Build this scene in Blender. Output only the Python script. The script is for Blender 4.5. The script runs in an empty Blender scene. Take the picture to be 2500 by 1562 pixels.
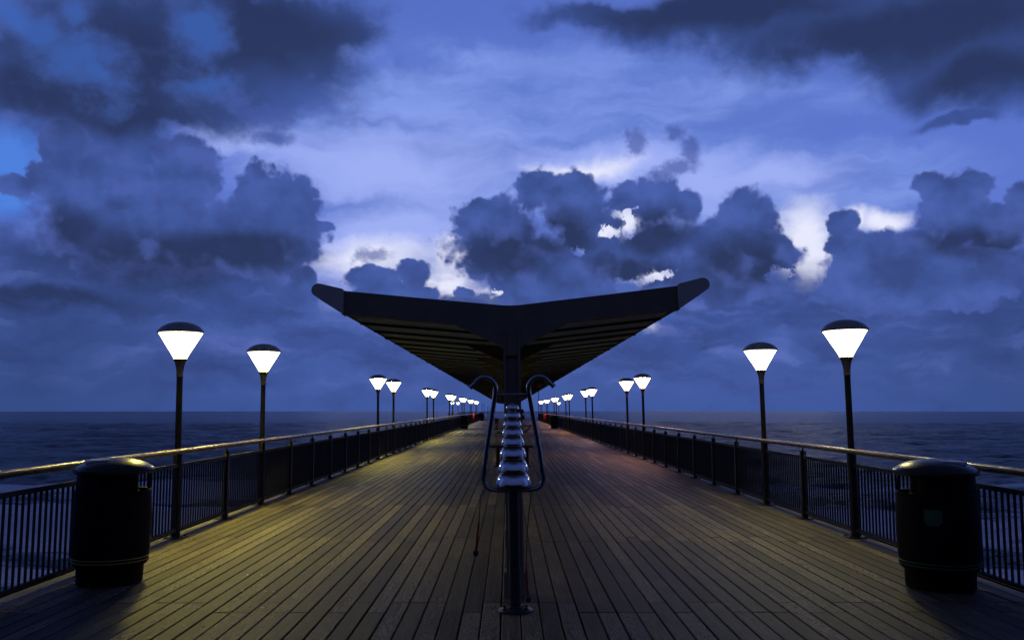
import bpy, bmesh, math, random
from mathutils import Vector, Matrix
R = math.radians
random.seed(7)
scn = bpy.context.scene
col = scn.collection

# ---------------------------------------------------------------- camera
cd = bpy.data.cameras.new('camera'); cam = bpy.data.objects.new('camera', cd); col.objects.link(cam)
cd.sensor_width = 36.0; cd.lens = 30.96; cd.clip_end = 20000.0; cd.clip_start = 0.05
cam.location = (0, 0, 1.66)
cam.rotation_euler = (R(90 + 5.777), 0, R(-0.24))
scn.camera = cam
scn.view_settings.view_transform = 'Standard'; scn.view_settings.look = 'None'
scn.view_settings.exposure = 0.0; scn.view_settings.gamma = 1.0
scn.render.engine = 'CYCLES'
scn.cycles.use_denoising = True
scn.cycles.max_bounces = 6; scn.cycles.diffuse_bounces = 3; scn.cycles.glossy_bounces = 4
scn.cycles.sample_clamp_indirect = 6.0

# ---------------------------------------------------------------- sky (world): dusk clouds by direction (azimuth, elevation, half sizes in degrees)
SKY = {
    'CUMULUS': [(-24.94, 12.35, 3.79, 2.81), (-20.47, 14.15, 1.97, 2.20), (-16.45, 13.26, 1.08, 1.93), (-14.42, 12.39, 2.04, 2.40), (-22.99, 10.52, 5.66, 2.25), (-17.35, 10.65, 4.82, 2.34), (-12.55, 11.55, 1.06, 0.37), (-13.72, 10.83, 1.58, 1.59), (-15.26, 9.70, 2.33, 1.05), (-27.33, 15.00, 1.38, 1.42), (-28.13, 13.22, 1.31, 0.95), (-13.27, 8.19, 0.89, 1.07), (-13.63, 7.11, 1.31, 0.80), (-29.72, 12.67, 1.01, 0.61), (-0.88, 11.56, 2.79, 2.17), (1.78, 14.14, 1.46, 1.29), (4.22, 13.30, 2.18, 1.93), (1.08, 9.79, 4.59, 1.64), (5.39, 11.11, 2.22, 1.90), (9.64, 13.29, 1.69, 1.46), (11.58, 12.81, 1.08, 1.06), (10.72, 10.03, 3.50, 1.66), (15.33, 11.70, 1.77, 2.04), (14.83, 9.48, 3.26, 2.38), (13.34, 7.93, 4.47, 1.34), (7.44, 9.31, 3.29, 1.36), (5.52, 9.48, 3.31, 1.36), (9.91, 10.19, 2.98, 2.15), (7.77, 13.49, 1.10, 1.07), (12.59, 9.84, 2.13, 1.87), (3.01, 7.58, 4.15, 1.10), (17.41, 9.49, 0.97, 1.31), (21.09, 11.21, 0.88, 1.02), (21.29, 10.04, 1.17, 0.97), (24.83, 9.42, 3.23, 1.24), (23.14, 8.02, 3.30, 1.77), (27.20, 11.44, 1.89, 2.06), (29.33, 10.26, 1.92, 1.31), (27.03, 7.77, 3.32, 1.96), (24.25, 6.69, 4.16, 1.06), (28.37, 12.77, 1.20, 0.84), (26.03, 13.03, 0.80, 0.85), (30.89, 11.76, 1.04, 1.05), (-8.86, 8.45, 1.68, 0.76), (-6.27, 8.77, 1.15, 0.82), (-7.48, 7.25, 2.72, 1.09), (-5.29, 7.56, 0.82, 0.55), (-2.81, 7.58, 0.61, 0.33), (-0.04, 7.87, 1.11, 0.82)],
    'HOLES': [(6.23, 11.42, 0.94, 0.38), (8.03, 12.00, 0.38, 0.70), (9.75, 8.52, 0.92, 0.32), (7.56, 8.13, 0.82, 0.27), (4.69, 10.09, 0.50, 0.38), (-0.59, 7.59, 0.44, 0.27), (17.24, 8.19, 0.56, 0.47), (23.01, 7.90, 0.66, 0.46)],
    'STRATUS': [(-19.19, 20.14, 8.82, 2.88), (-26.24, 15.62, 5.43, 1.43), (-20.52, 8.78, 7.76, 1.28), (-14.01, 21.89, 4.55, 2.19), (24.27, 23.31, 12.37, 2.70), (28.73, 19.79, 5.51, 2.70), (-24.19, 21.62, 7.10, 2.97), (-16.70, 22.85, 6.27, 2.61), (-28.53, 16.84, 5.01, 1.39), (-22.13, 18.69, 5.09, 1.49), (-29.49, 18.43, 2.36, 2.70), (-13.53, 23.89, 4.86, 1.91), (-25.18, 17.68, 3.47, 2.82), (16.69, 24.10, 11.24, 1.77), (27.67, 21.12, 5.85, 2.47), (30.40, 18.35, 3.62, 2.02), (7.93, 24.32, 6.45, 0.85), (24.69, 22.08, 7.10, 1.60), (27.88, 16.42, 2.44, 0.42), (31.41, 21.10, 4.19, 2.60), (-27.66, 7.94, 7.17, 1.94), (-20.70, 7.10, 7.24, 1.16), (-28.85, 5.92, 4.66, 0.96), (-15.17, 6.26, 3.60, 1.06), (-25.75, 4.85, 3.57, 0.74), (25.82, 5.86, 5.85, 1.24), (29.85, 7.81, 3.79, 1.43), (28.60, 4.02, 5.56, 0.97), (12.21, 4.47, 3.69, 1.08), (20.16, 5.85, 2.94, 0.65), (-8.25, 3.97, 4.31, 0.82), (-17.13, 3.57, 5.01, 0.79), (13.57, 6.32, 5.23, 0.59), (-0.04, 6.77, 8.26, 0.55)],
    'WISP': [(-15.24, 18.03, 1.45, 0.91), (-16.55, 18.22, 1.30, 0.63), (-17.61, 18.82, 1.03, 0.74), (11.09, 15.27, 1.36, 0.58), (11.98, 16.09, 0.70, 1.04), (10.91, 17.27, 0.82, 0.62), (8.38, 17.05, 0.83, 1.04), (9.99, 14.74, 1.09, 0.53), (-15.46, 16.73, 1.57, 0.51), (-3.38, 10.73, 1.39, 0.68), (-8.88, 9.94, 1.36, 0.54), (18.29, 9.32, 0.76, 0.65)],
    'GAP': [(-30.01, 14.16, 2.10, 1.81), (-30.20, 11.78, 1.46, 0.94)],
    'DARK': [(-24.14, 20.69, 7.79, 3.45), (-16.69, 22.61, 7.04, 2.62), (27.71, 21.80, 6.76, 2.23), (14.02, 24.37, 9.40, 1.19), (-29.44, 17.51, 2.57, 2.05), (-20.54, 9.16, 8.01, 1.59), (-17.31, 9.60, 4.56, 1.30), (-26.89, 10.44, 1.99, 1.21), (-16.19, 23.39, 6.83, 2.13), (-25.19, 17.92, 5.55, 1.65), (25.41, 22.20, 9.82, 1.93), (29.32, 18.54, 3.91, 1.37), (28.22, 9.64, 3.05, 0.97), (-28.03, 6.70, 5.17, 0.73), (-0.04, 9.79, 3.34, 1.64), (3.59, 11.14, 2.50, 1.63), (9.93, 11.54, 2.17, 1.61), (8.26, 8.88, 3.00, 1.09), (14.95, 9.21, 2.86, 1.59)],
    'GLOW': [(-8.88, 9.53, 3.80, 1.14), (-5.99, 8.23, 2.47, 0.96), (4.74, 15.38, 3.08, 0.59), (-3.38, 10.04, 1.39, 1.09), (18.83, 10.46, 1.51, 2.19), (19.17, 9.22, 1.12, 1.50), (23.49, 11.03, 1.65, 0.65), (-3.64, 8.12, 1.94, 1.64), (6.37, 11.50, 1.66, 1.08), (9.61, 8.44, 1.89, 0.81), (-0.87, 7.45, 1.94, 0.69), (21.59, 11.43, 0.97, 0.63), (9.82, 5.10, 1.07, 0.24), (8.03, 12.14, 0.82, 0.81)],
    'LILAC': [(-7.60, 15.35, 8.24, 2.24), (-17.53, 16.56, 2.31, 1.01), (-9.43, 10.33, 4.60, 2.02), (-11.81, 8.37, 1.60, 1.34), (-6.72, 11.62, 5.49, 1.62), (3.62, 15.59, 4.48, 1.20), (12.69, 14.09, 3.21, 1.83), (16.91, 14.35, 4.13, 1.03), (8.35, 15.34, 3.31, 1.32)],
    'PALE': [(-8.44, 16.11, 7.13, 3.64), (-13.90, 17.62, 5.31, 1.53), (4.18, 16.25, 7.26, 2.37), (12.16, 14.64, 6.97, 2.87), (-1.45, 15.48, 6.17, 3.17), (20.42, 13.05, 5.43, 2.28), (-5.71, 20.63, 8.38, 2.78), (11.18, 19.63, 11.36, 2.77), (-8.37, 12.11, 4.91, 2.41), (22.63, 13.36, 4.80, 1.99), (-2.88, 19.42, 7.31, 2.57)],
    'CLEAR': [(-29.70, 14.32, 2.01, 1.74), (-26.24, 20.36, 2.51, 1.83), (-20.06, 22.92, 1.76, 1.40), (-25.75, 19.74, 1.61, 1.62), (-29.00, 21.47, 1.31, 1.11), (-29.99, 11.81, 1.26, 1.17), (-19.68, 19.59, 2.26, 0.97), (-30.33, 21.88, 1.06, 0.87), (-26.82, 22.78, 1.14, 0.89), (-25.26, 19.34, 1.16, 0.94)],
}


world = bpy.data.worlds.new('World'); scn.world = world; world.use_nodes = True
nt = world.node_tree; nt.nodes.clear()
L = nt.links

class G:
    """tiny expression helper for a node tree"""
    def __init__(s, tree): s.t = tree
    def put(s, sock, v):
        if hasattr(v, 'is_output') or isinstance(v, bpy.types.NodeSocket): s.t.links.new(v, sock)
        else: sock.default_value = v
    def m(s, op, a, b=0.0, c=0.0, clamp=False):
        n = s.t.nodes.new('ShaderNodeMath'); n.operation = op; n.use_clamp = clamp
        s.put(n.inputs[0], a); s.put(n.inputs[1], b); s.put(n.inputs[2], c); return n.outputs[0]
    def v(s, op, a, b=(0, 0, 0), c=(0, 0, 0), scale=None):
        n = s.t.nodes.new('ShaderNodeVectorMath'); n.operation = op
        s.put(n.inputs[0], a); s.put(n.inputs[1], b); s.put(n.inputs[2], c)
        if scale is not None: s.put(n.inputs['Scale'], scale)
        return n.outputs['Value'] if op in ('LENGTH', 'DOT_PRODUCT', 'DISTANCE') else n.outputs[0]
    def ss(s, x, lo, hi):
        n = s.t.nodes.new('ShaderNodeMapRange'); n.interpolation_type = 'SMOOTHSTEP'
        s.put(n.inputs[0], x); n.inputs[1].default_value = lo; n.inputs[2].default_value = hi
        n.inputs[3].default_value = 0; n.inputs[4].default_value = 1; return n.outputs[0]
    def mix(s, f, a, b):
        n = s.t.nodes.new('ShaderNodeMix'); n.data_type = 'RGBA'
        s.put(n.inputs[0], f)
        for i, q in ((6, a), (7, b)): s.put(n.inputs[i], (q[0], q[1], q[2], 1) if isinstance(q, tuple) else q)
        return n.outputs[2]
    def noise(s, vec, scale, detail=4.0, rough=0.55, out=0, dist=0.0):
        n = s.t.nodes.new('ShaderNodeTexNoise'); s.put(n.inputs['Vector'], vec)
        n.inputs['Scale'].default_value = scale; n.inputs['Detail'].default_value = detail
        n.inputs['Roughness'].default_value = rough; n.inputs['Distortion'].default_value = dist
        return n.outputs[out]
    def voro(s, vec, scale, smooth=0.4):
        n = s.t.nodes.new('ShaderNodeTexVoronoi'); n.feature = 'SMOOTH_F1'; s.put(n.inputs['Vector'], vec)
        n.inputs['Scale'].default_value = scale; n.inputs['Smoothness'].default_value = smooth
        return n.outputs['Distance']
    def ramp(s, x, stops):
        n = s.t.nodes.new('ShaderNodeValToRGB'); s.put(n.inputs[0], x); e = n.color_ramp.elements
        while len(e) < len(stops): e.new(0.5)
        for el, (p, c) in zip(e, stops): el.position = p; el.color = (*c, 1)
        return n.outputs[0]
    def xyz(s, vec):
        n = s.t.nodes.new('ShaderNodeSeparateXYZ'); s.put(n.inputs[0], vec); return n.outputs
    def com(s, x, y, z=0.0):
        n = s.t.nodes.new('ShaderNodeCombineXYZ'); s.put(n.inputs[0], x); s.put(n.inputs[1], y); s.put(n.inputs[2], z); return n.outputs[0]

g = G(nt)
dirv = nt.nodes.new('ShaderNodeTexCoord').outputs['Generated']
dirv = g.v('NORMALIZE', dirv)
dx, dy, dz = g.xyz(dirv)
az = g.m('MULTIPLY', g.m('ARCTAN2', dx, dy), 57.29578)
el = g.m('MULTIPLY', g.m('ARCSINE', dz), 57.29578)
P = g.com(az, el, 0.0)

def warped(a1, s1, a2, s2, off=0.0):
    q = g.v('ADD', P, (off, off * 0.7, off * 0.3))
    w1 = g.v('MULTIPLY', g.v('SUBTRACT', g.noise(q, s1, 3.0, 0.5, out=1), (0.5, 0.5, 0.5)), (a1, a1, 0))
    w2 = g.v('MULTIPLY', g.v('SUBTRACT', g.noise(q, s2, 5.0, 0.6, out=1), (0.5, 0.5, 0.5)), (a2, a2, 0))
    return g.v('ADD', g.v('ADD', P, w1), w2)

def field(name, vec, smooth=0.15):
    """1 at a cloud core, 0 on its outline, negative outside"""
    acc = None
    for (cx, cy, rx, ry) in SKY[name]:
        q = g.v('MULTIPLY_ADD', vec, (1 / rx, 1 / ry, 0), (-cx / rx, -cy / ry, 0))
        l = g.v('LENGTH', q)
        acc = l if acc is None else g.m('SMOOTH_MIN', acc, l, smooth)
    return g.m('SUBTRACT', 1.0, acc)

wc = warped(1.1, 0.4, 0.42, 1.5)
ws = warped(3.6, 0.14, 1.6, 0.5, 31.0)
wl = warped(2.6, 0.2, 1.0, 0.9, 77.0)
puff = g.m('SUBTRACT', 0.5, g.voro(wc, 0.95))
puff2 = g.m('SUBTRACT', 0.45, g.voro(wc, 2.6))
n_fine = g.m('SUBTRACT', g.noise(P, 1.5, 7.0, 0.66), 0.5)
n_tiny = g.m('SUBTRACT', g.noise(wc, 4.5, 6.0, 0.65), 0.5)
n_mid = g.m('SUBTRACT', g.noise(g.v('MULTIPLY', wl, (1, 1.7, 1)), 0.22, 5.0, 0.55), 0.5)
n_streak = g.m('SUBTRACT', g.noise(g.v('MULTIPLY', wl, (0.5, 2.2, 1)), 0.16, 5.0, 0.55), 0.5)

# clear sky and thin high cloud
bg = g.ramp(g.m('DIVIDE', el, 60.0), [(0.0, (.050, .100, .34)), (0.06, (.055, .106, .36)), (0.12, (.068, .124, .42)), (0.20, (.11, .185, .62)), (0.32, (.10, .175, .60)), (0.47, (.09, .155, .54)), (0.60, (.016, .024, .07)), (1.0, (.008, .011, .03))])
pale = g.ss(g.m('ADD', field('PALE', wl, 0.4), g.m('MULTIPLY', n_streak, 1.1)), -0.75, 0.75)
skyc = g.mix(pale, bg, g.mix(g.ss(n_streak, -0.16, 0.16), (.115, .195, .60), (.215, .32, .80)))
clear = g.ss(g.m('ADD', field('CLEAR', ws, 0.5), g.m('ADD', g.m('MULTIPLY', n_mid, 2.6), g.m('MULTIPLY', n_fine, 0.7))), -0.6, 0.9)
skyc = g.mix(clear, skyc, (.055, .15, .56))
lilac = g.ss(g.m('ADD', field('LILAC', wl, 0.3), g.m('MULTIPLY', n_streak, 1.6)), -0.7, 0.8)
skyc = g.mix(lilac, skyc, (.34, .425, .90))
glow = g.ss(g.m('ADD', field('GLOW', wl, 0.3), g.m('MULTIPLY', n_streak, 1.4)), -0.6, 0.8)
skyc = g.mix(glow, skyc, (.80, .82, 1.0))

# dark soft layer clouds
dark = g.ss(g.m('ADD', field('DARK', ws, 0.4), g.m('MULTIPLY', n_mid, 0.8)), -0.6, 0.6)
st = g.m('ADD', field('STRATUS', ws, 0.3), g.m('MULTIPLY', n_mid, 1.3))
side = g.m('MULTIPLY', g.ss(g.m('ABSOLUTE', az), 32.0, 50.0), g.ss(el, 2.0, 9.0))
up_ = g.ss(el, 25.0, 36.0)
wild = g.m('MULTIPLY', g.m('MAXIMUM', side, up_), g.ss(n_mid, -0.2, 0.06))
stm = g.m('MAXIMUM', g.m('MULTIPLY', g.ss(st, -0.42, 0.32), 0.95), g.m('MULTIPLY', wild, 0.8))
stm = g.m('MULTIPLY', stm, g.m('SUBTRACT', 1.0, g.m('MULTIPLY', clear, 0.6)))
gap = g.ss(g.m('ADD', field('GAP', wc, 0.3), g.m('ADD', g.m('MULTIPLY', n_fine, 1.0), g.m('MULTIPLY', n_mid, 1.2))), -0.3, 0.75)
skyc = g.mix(gap, skyc, (.075, .215, .72))
stm = g.m('MULTIPLY', stm, g.m('SUBTRACT', 1.0, g.m('MULTIPLY', gap, g.m('ADD', .45, g.m('MULTIPLY', .5, g.ss(el, 18.0, 15.0))))))
stc = g.mix(dark, g.mix(g.ss(n_mid, -0.2, 0.2), (.036, .068, .235), (.052, .100, .36)), (.019, .032, .095))
skyc = g.mix(stm, skyc, stc)

# low murk over the horizon, dimmer away from the bright gap
low = g.m('MULTIPLY', g.ss(el, 9.5, 4.0), g.ss(n_mid, -0.05, 0.22))
skyc = g.mix(g.m('MULTIPLY', low, 0.45), skyc, (.034, .062, .22))
lo2 = g.m('SUBTRACT', g.noise(g.v('MULTIPLY', wl, (.45, 1.5, 1)), .30, 5.0, .55), .5)
band = g.m('MULTIPLY', g.ss(el, 11.0, 6.0), g.ss(el, 0.3, 2.5))
skyc = g.mix(g.m('MULTIPLY', g.m('MULTIPLY', band, g.ss(lo2, .0, .20)), .85), skyc, (.105, .155, .50))
skyc = g.mix(g.m('MULTIPLY', g.m('MULTIPLY', band, g.ss(lo2, .02, -.18)), .85), skyc, (.036, .064, .23))
flank = g.m('MULTIPLY', g.ss(g.m('ABSOLUTE', g.m('SUBTRACT', az, 3.0)), 12.0, 34.0), g.ss(el, 11.0, 2.0))
skyc = g.mix(g.m('MULTIPLY', flank, 0.52), skyc, (.022, .046, .15))
wisp = g.ss(g.m('ADD', field('WISP', wc, 0.3), g.m('ADD', g.m('MULTIPLY', n_fine, 1.5), g.m('MULTIPLY', puff, 0.5))), -0.25, 0.6)
skyc = g.mix(g.m('MULTIPLY', wisp, 0.72), skyc, (.060, .098, .36))

# heaped clouds with crisp crowns
cf = g.m('ADD', field('CUMULUS', wc, 0.12), g.m('ADD', g.m('MULTIPLY', puff, 0.42), g.m('MULTIPLY', puff2, 0.20)))
cf = g.m('ADD', g.m('ADD', cf, 0.16), g.m('ADD', g.m('MULTIPLY', n_fine, 0.24), g.m('MULTIPLY', n_tiny, 0.09)))
wh = warped(1.6, 0.9, 0.9, 2.4, 11.0)
hole = g.ss(g.m('ADD', field('HOLES', wh, 0.1), g.m('ADD', g.m('MULTIPLY', n_fine, 2.4), g.m('MULTIPLY', n_tiny, 1.6))), -0.7, 0.8)
cf = g.m('SUBTRACT', cf, g.m('MULTIPLY', hole, 0.75))
soft = g.ss(g.m('ADD', dark, g.m('MULTIPLY', n_mid, 1.5)), 0.35, 0.95)
cm = g.m('ADD', g.m('MULTIPLY', g.ss(cf, -0.06, 0.21), g.m('SUBTRACT', 1.0, soft)), g.m('MULTIPLY', g.ss(cf, -0.3, 0.42), soft))
rim = g.ss(cf, 0.45, 0.05)
cc = g.mix(dark, g.mix(g.ss(n_mid, -0.22, 0.2), (.042, .078, .270), (.060, .112, .385)), (.022, .038, .112))
cc = g.mix(g.m('MULTIPLY', rim, 0.35), cc, (.075, .11, .40))
relief = g.m('SUBTRACT', g.noise(wc, 0.34, 3.0, 0.45), g.noise(g.v('ADD', wc, (0.3, 0.95, 0)), 0.34, 3.0, 0.45))
cc = g.mix(g.m('MULTIPLY', g.ss(relief, -0.02, 0.22), 0.5), cc, (.088, .138, .48))
cc = g.mix(g.m('MULTIPLY', g.ss(relief, 0.02, -0.22), 0.5), cc, (.030, .046, .16))
skyc = g.mix(cm, skyc, cc)

# the unseen sky behind and overhead is dull cloud, darkened to light the deck less; below the horizon it is dark
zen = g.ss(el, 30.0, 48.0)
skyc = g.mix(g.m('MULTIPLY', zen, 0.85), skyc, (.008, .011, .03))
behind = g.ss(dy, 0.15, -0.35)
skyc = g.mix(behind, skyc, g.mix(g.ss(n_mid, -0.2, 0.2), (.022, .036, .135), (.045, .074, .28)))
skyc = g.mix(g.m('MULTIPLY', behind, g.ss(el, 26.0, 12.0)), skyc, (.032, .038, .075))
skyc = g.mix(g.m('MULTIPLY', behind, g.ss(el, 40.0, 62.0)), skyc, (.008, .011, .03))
skyc = g.mix(g.ss(el, -0.35, -1.6), skyc, (.02, .03, .09))
nish = nt.nodes.new('ShaderNodeTexSky'); nish.sky_type = 'NISHITA'; nish.sun_disc = False
nish.sun_elevation = R(-2.0); nish.sun_rotation = R(14.0)
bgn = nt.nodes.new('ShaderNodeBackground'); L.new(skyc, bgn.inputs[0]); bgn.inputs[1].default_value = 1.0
bg2 = nt.nodes.new('ShaderNodeBackground'); L.new(nish.outputs[0], bg2.inputs[0]); bg2.inputs[1].default_value = 0.004
add = nt.nodes.new('ShaderNodeAddShader'); L.new(bgn.outputs[0], add.inputs[0]); L.new(bg2.outputs[0], add.inputs[1])
wo = nt.nodes.new('ShaderNodeOutputWorld'); L.new(add.outputs[0], wo.inputs[0])
world.cycles.sampling_method = 'MANUAL'; world.cycles.sample_map_resolution = 512

# the last of the daylight from the bright gap ahead
sl = bpy.data.lights.new('sun', 'SUN'); sl.energy = 0.006; sl.angle = R(15); sl.color = (1.0, .93, .9)
so = bpy.data.objects.new('sun', sl); col.objects.link(so); so.rotation_euler = (R(-80), 0, R(-14))

SCREWS = [(-2.649, 6.972), (-2.496, 6.987), (-2.345, 6.986), (-1.890, 6.984), (-2.679, 7.634), (-2.643, 7.634), (-2.602, 7.634), (-2.493, 7.652), (-2.190, 7.681), (-2.070, 7.632), (-2.440, 8.313), (-2.216, 8.277), (-2.146, 8.276), (-2.629, 9.105), (-2.488, 9.104)]
# ---------------------------------------------------------------- materials
def mat(name, base=(.1, .1, .1), rough=.5, metal=0.0, spec=None):
    m = bpy.data.materials.new(name); m.use_nodes = True
    b = m.node_tree.nodes['Principled BSDF']
    b.inputs['Base Color'].default_value = (*base, 1); b.inputs['Roughness'].default_value = rough; b.inputs['Metallic'].default_value = metal
    if spec is not None: b.inputs['Specular IOR Level'].default_value = spec
    return m, b, G(m.node_tree)

def worn(name, c1, c2, rough=.5, metal=0.0, scale=9.0, bump=.15, spec=None, stretch=(1, 1, 1)):
    """a surface with mottled colour, gloss and a fine bump"""
    m, b, q = mat(name, c1, rough, metal, spec)
    co = m.node_tree.nodes.new('ShaderNodeTexCoord').outputs['Object']
    v = q.v('MULTIPLY', co, stretch)
    n = q.noise(v, scale, 6, .62)
    q.put(b.inputs['Base Color'], q.mix(q.ss(n, .35, .68), c1, c2))
    q.put(b.inputs['Roughness'], q.m('ADD', rough - .09, q.m('MULTIPLY', q.noise(v, scale * 2.3, 4), .18)))
    if bump:
        bn = m.node_tree.nodes.new('ShaderNodeBump'); bn.inputs['Strength'].default_value = bump; bn.inputs['Distance'].default_value = .004
        q.put(bn.inputs['Height'], q.noise(v, scale * 6, 3)); m.node_tree.links.new(bn.outputs[0], b.inputs['Normal'])
    return m

M = {}
M['grey_paint'] = worn('grey paint', (.022, .022, .020), (.014, .014, .013), .5, scale=14, spec=.3)
M['cap_paint'] = worn('lamp cap paint', (.40, .37, .31), (.30, .28, .24), .45, scale=9)
M['panel_paint'] = worn('panel paint', (.024, .025, .027), (.016, .017, .019), .6, scale=14)
M['canopy_paint'] = worn('canopy paint', (.19, .15, .10), (.235, .19, .13), .65, scale=4)
M['gutter_paint'] = worn('gutter paint', (.60, .55, .46), (.52, .48, .40), .4, scale=5)
M['rib_paint'] = worn('rib paint', (.03, .032, .034), (.02, .021, .023), .5)
M['soffit'] = worn('ribbed soffit', (.40, .62, .84), (.33, .52, .72), .30, scale=3)
M['steel'] = worn('stainless steel', (.42, .425, .44), (.34, .345, .36), .14, 1.0, scale=20, bump=.05)
M['dull_steel'] = worn('dull steel', (.09, .092, .10), (.065, .068, .074), .36, .85, scale=18, bump=.1)
M['chrome'] = worn('polished bell metal', (.66, .67, .70), (.58, .59, .62), .07, 1.0, scale=30, bump=.03)
M['bin_black'] = worn('black moulded plastic', (.004, .0045, .005), (.007, .0075, .008), .55, scale=16, spec=.10)
M['bin_lid'] = worn('textured lid plastic', (.040, .038, .028), (.028, .027, .021), .30, scale=30, bump=.06, spec=.35)
M['liner'] = worn('bin liner', (.006, .006, .007), (.01, .01, .011), .6, spec=.2)
M['gold'] = worn('dull gold band', (.42, .33, .08), (.34, .26, .06), .4, .2)
M['green'] = worn('green sticker', (.03, .12, .035), (.025, .09, .03), .5)
M['plate'] = worn('stubber plate', (.74, .75, .78), (.62, .63, .67), .4)
M['red'] = worn('red paint', (.36, .010, .008), (.26, .008, .006), .35)
M['black_rubber'] = worn('black rubber', (.015, .015, .015), (.02, .02, .02), .6)
M['bench_black'] = worn('black bench paint', (.014, .014, .016), (.02, .02, .022), .35)
M['cord'] = worn('dark cord', (.012, .012, .013), (.02, .02, .02), .7)

# weathered decking: every board its own tone and grain
m, b, q = mat('decking boards', rough=.5)
nt2 = m.node_tree
rnd = nt2.nodes.new('ShaderNodeAttribute'); rnd.attribute_name = 'tone'
r1 = rnd.outputs['Fac']
co = nt2.nodes.new('ShaderNodeTexCoord').outputs['Object']
sh = q.com(q.m('MULTIPLY', r1, 37.0), q.m('MULTIPLY', r1, 91.0), q.m('MULTIPLY', r1, 53.0))
v0 = q.v('ADD', co, sh)
grain = q.noise(q.v('MULTIPLY', v0, (70, 3.0, 10)), 1.0, 5, .6, dist=.6)
swirl = q.noise(q.v('MULTIPLY', v0, (9, .9, 1)), 1.0, 2, .5, dist=1.2)
bandn = q.m('ABSOLUTE', q.m('SINE', q.m('MULTIPLY', swirl, 62.0)))
stain = q.noise(q.v('MULTIPLY', co, (1.6, .7, 1)), .9, 7, .68)
tone = q.m('ADD', q.m('MULTIPLY', q.m('SUBTRACT', r1, .5), .55), q.m('ADD', q.m('MULTIPLY', q.m('SUBTRACT', grain, .5), 1.5), q.m('MULTIPLY', q.m('SUBTRACT', bandn, .6), q.m('MULTIPLY', q.ss(r1, .5, .9), .95))))
tone = q.m('ADD', tone, q.m('MULTIPLY', q.m('SUBTRACT', stain, .5), 1.25))
tone = q.m('ADD', tone, .5)
q.put(b.inputs['Base Color'], q.ramp(tone, [(0, (.022, .018, .013)), (.35, (.060, .049, .036)), (.62, (.10, .083, .060)), (1, (.21, .18, .135))]))
q.put(b.inputs['Roughness'], q.m('ADD', .42, q.m('MULTIPLY', q.m('ADD', stain, grain), .16)))
b.inputs['Specular IOR Level'].default_value = .22
bn = nt2.nodes.new('ShaderNodeBump'); bn.inputs['Strength'].default_value = .6; bn.inputs['Distance'].default_value = .004
q.put(bn.inputs['Height'], q.m('ADD', grain, q.m('MULTIPLY', bandn, .4))); nt2.links.new(bn.outputs[0], b.inputs['Normal'])
M['deck'] = m
M['under'] = worn('dark joists', (.012, .011, .010), (.018, .016, .014), .8, spec=.1)
M['kerb_wood'] = worn('edge timber', (.10, .082, .058), (.065, .052, .037), .5, scale=2.5, stretch=(14, 1, 10), bump=.4)
M['rail_wood'] = worn('varnished handrail', (.24, .165, .08), (.11, .075, .038), .28, scale=2.2, stretch=(16, 1.2, 16), bump=.5)

# sea
m, b, q = mat('sea water', (.008, .015, .034), .16)
co = m.node_tree.nodes.new('ShaderNodeTexCoord').outputs['Object']
b.inputs['IOR'].default_value = 1.33; b.inputs['Specular IOR Level'].default_value = .105
wv = q.v('MULTIPLY', co, (.55, 1.0, 1))
h = q.m('ADD', q.m('MULTIPLY', q.noise(q.v('MULTIPLY', co, (.5, 1.0, 1)), .07, 5, .6, dist=.5), 1.3), q.m('ADD', q.m('MULTIPLY', q.noise(wv, .35, 4, .55, dist=.5), .8), q.m('MULTIPLY', q.noise(wv, 1.3, 5, .62), .5)))
bn = m.node_tree.nodes.new('ShaderNodeBump'); bn.inputs['Strength'].default_value = 1.0; bn.inputs['Distance'].default_value = 1.1
q.put(bn.inputs['Height'], h); m.node_tree.links.new(bn.outputs[0], b.inputs['Normal'])
sx, sy, sz = q.xyz(co)
wob = q.m('ADD', sy, q.m('MULTIPLY', q.m('SUBTRACT', q.noise(co, .05, 4), .5), 26.0))
def bandf(c, w): return q.m('SUBTRACT', 1.0, q.m('MINIMUM', q.m('ABSOLUTE', q.m('DIVIDE', q.m('SUBTRACT', wob, c), w)), 1.0))
bands = q.m('MAXIMUM', q.m('MAXIMUM', bandf(39.0, 6.5), bandf(57.0, 12.0)), q.m('MULTIPLY', bandf(82.0, 13.0), .85))
fo = q.noise(q.v('MULTIPLY', co, (.4, 1.0, 1)), .8, 7, .68, dist=.8)
foam = q.ss(q.m('ADD', q.m('MULTIPLY', bands, 1.0), fo), .76, 1.04)
q.put(b.inputs['Base Color'], q.mix(foam, (.0135, .028, .037), (.86, .86, .88)))
q.put(b.inputs['Roughness'], q.m('ADD', .16, q.m('MULTIPLY', foam, .6)))
M['sea'] = m

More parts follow.
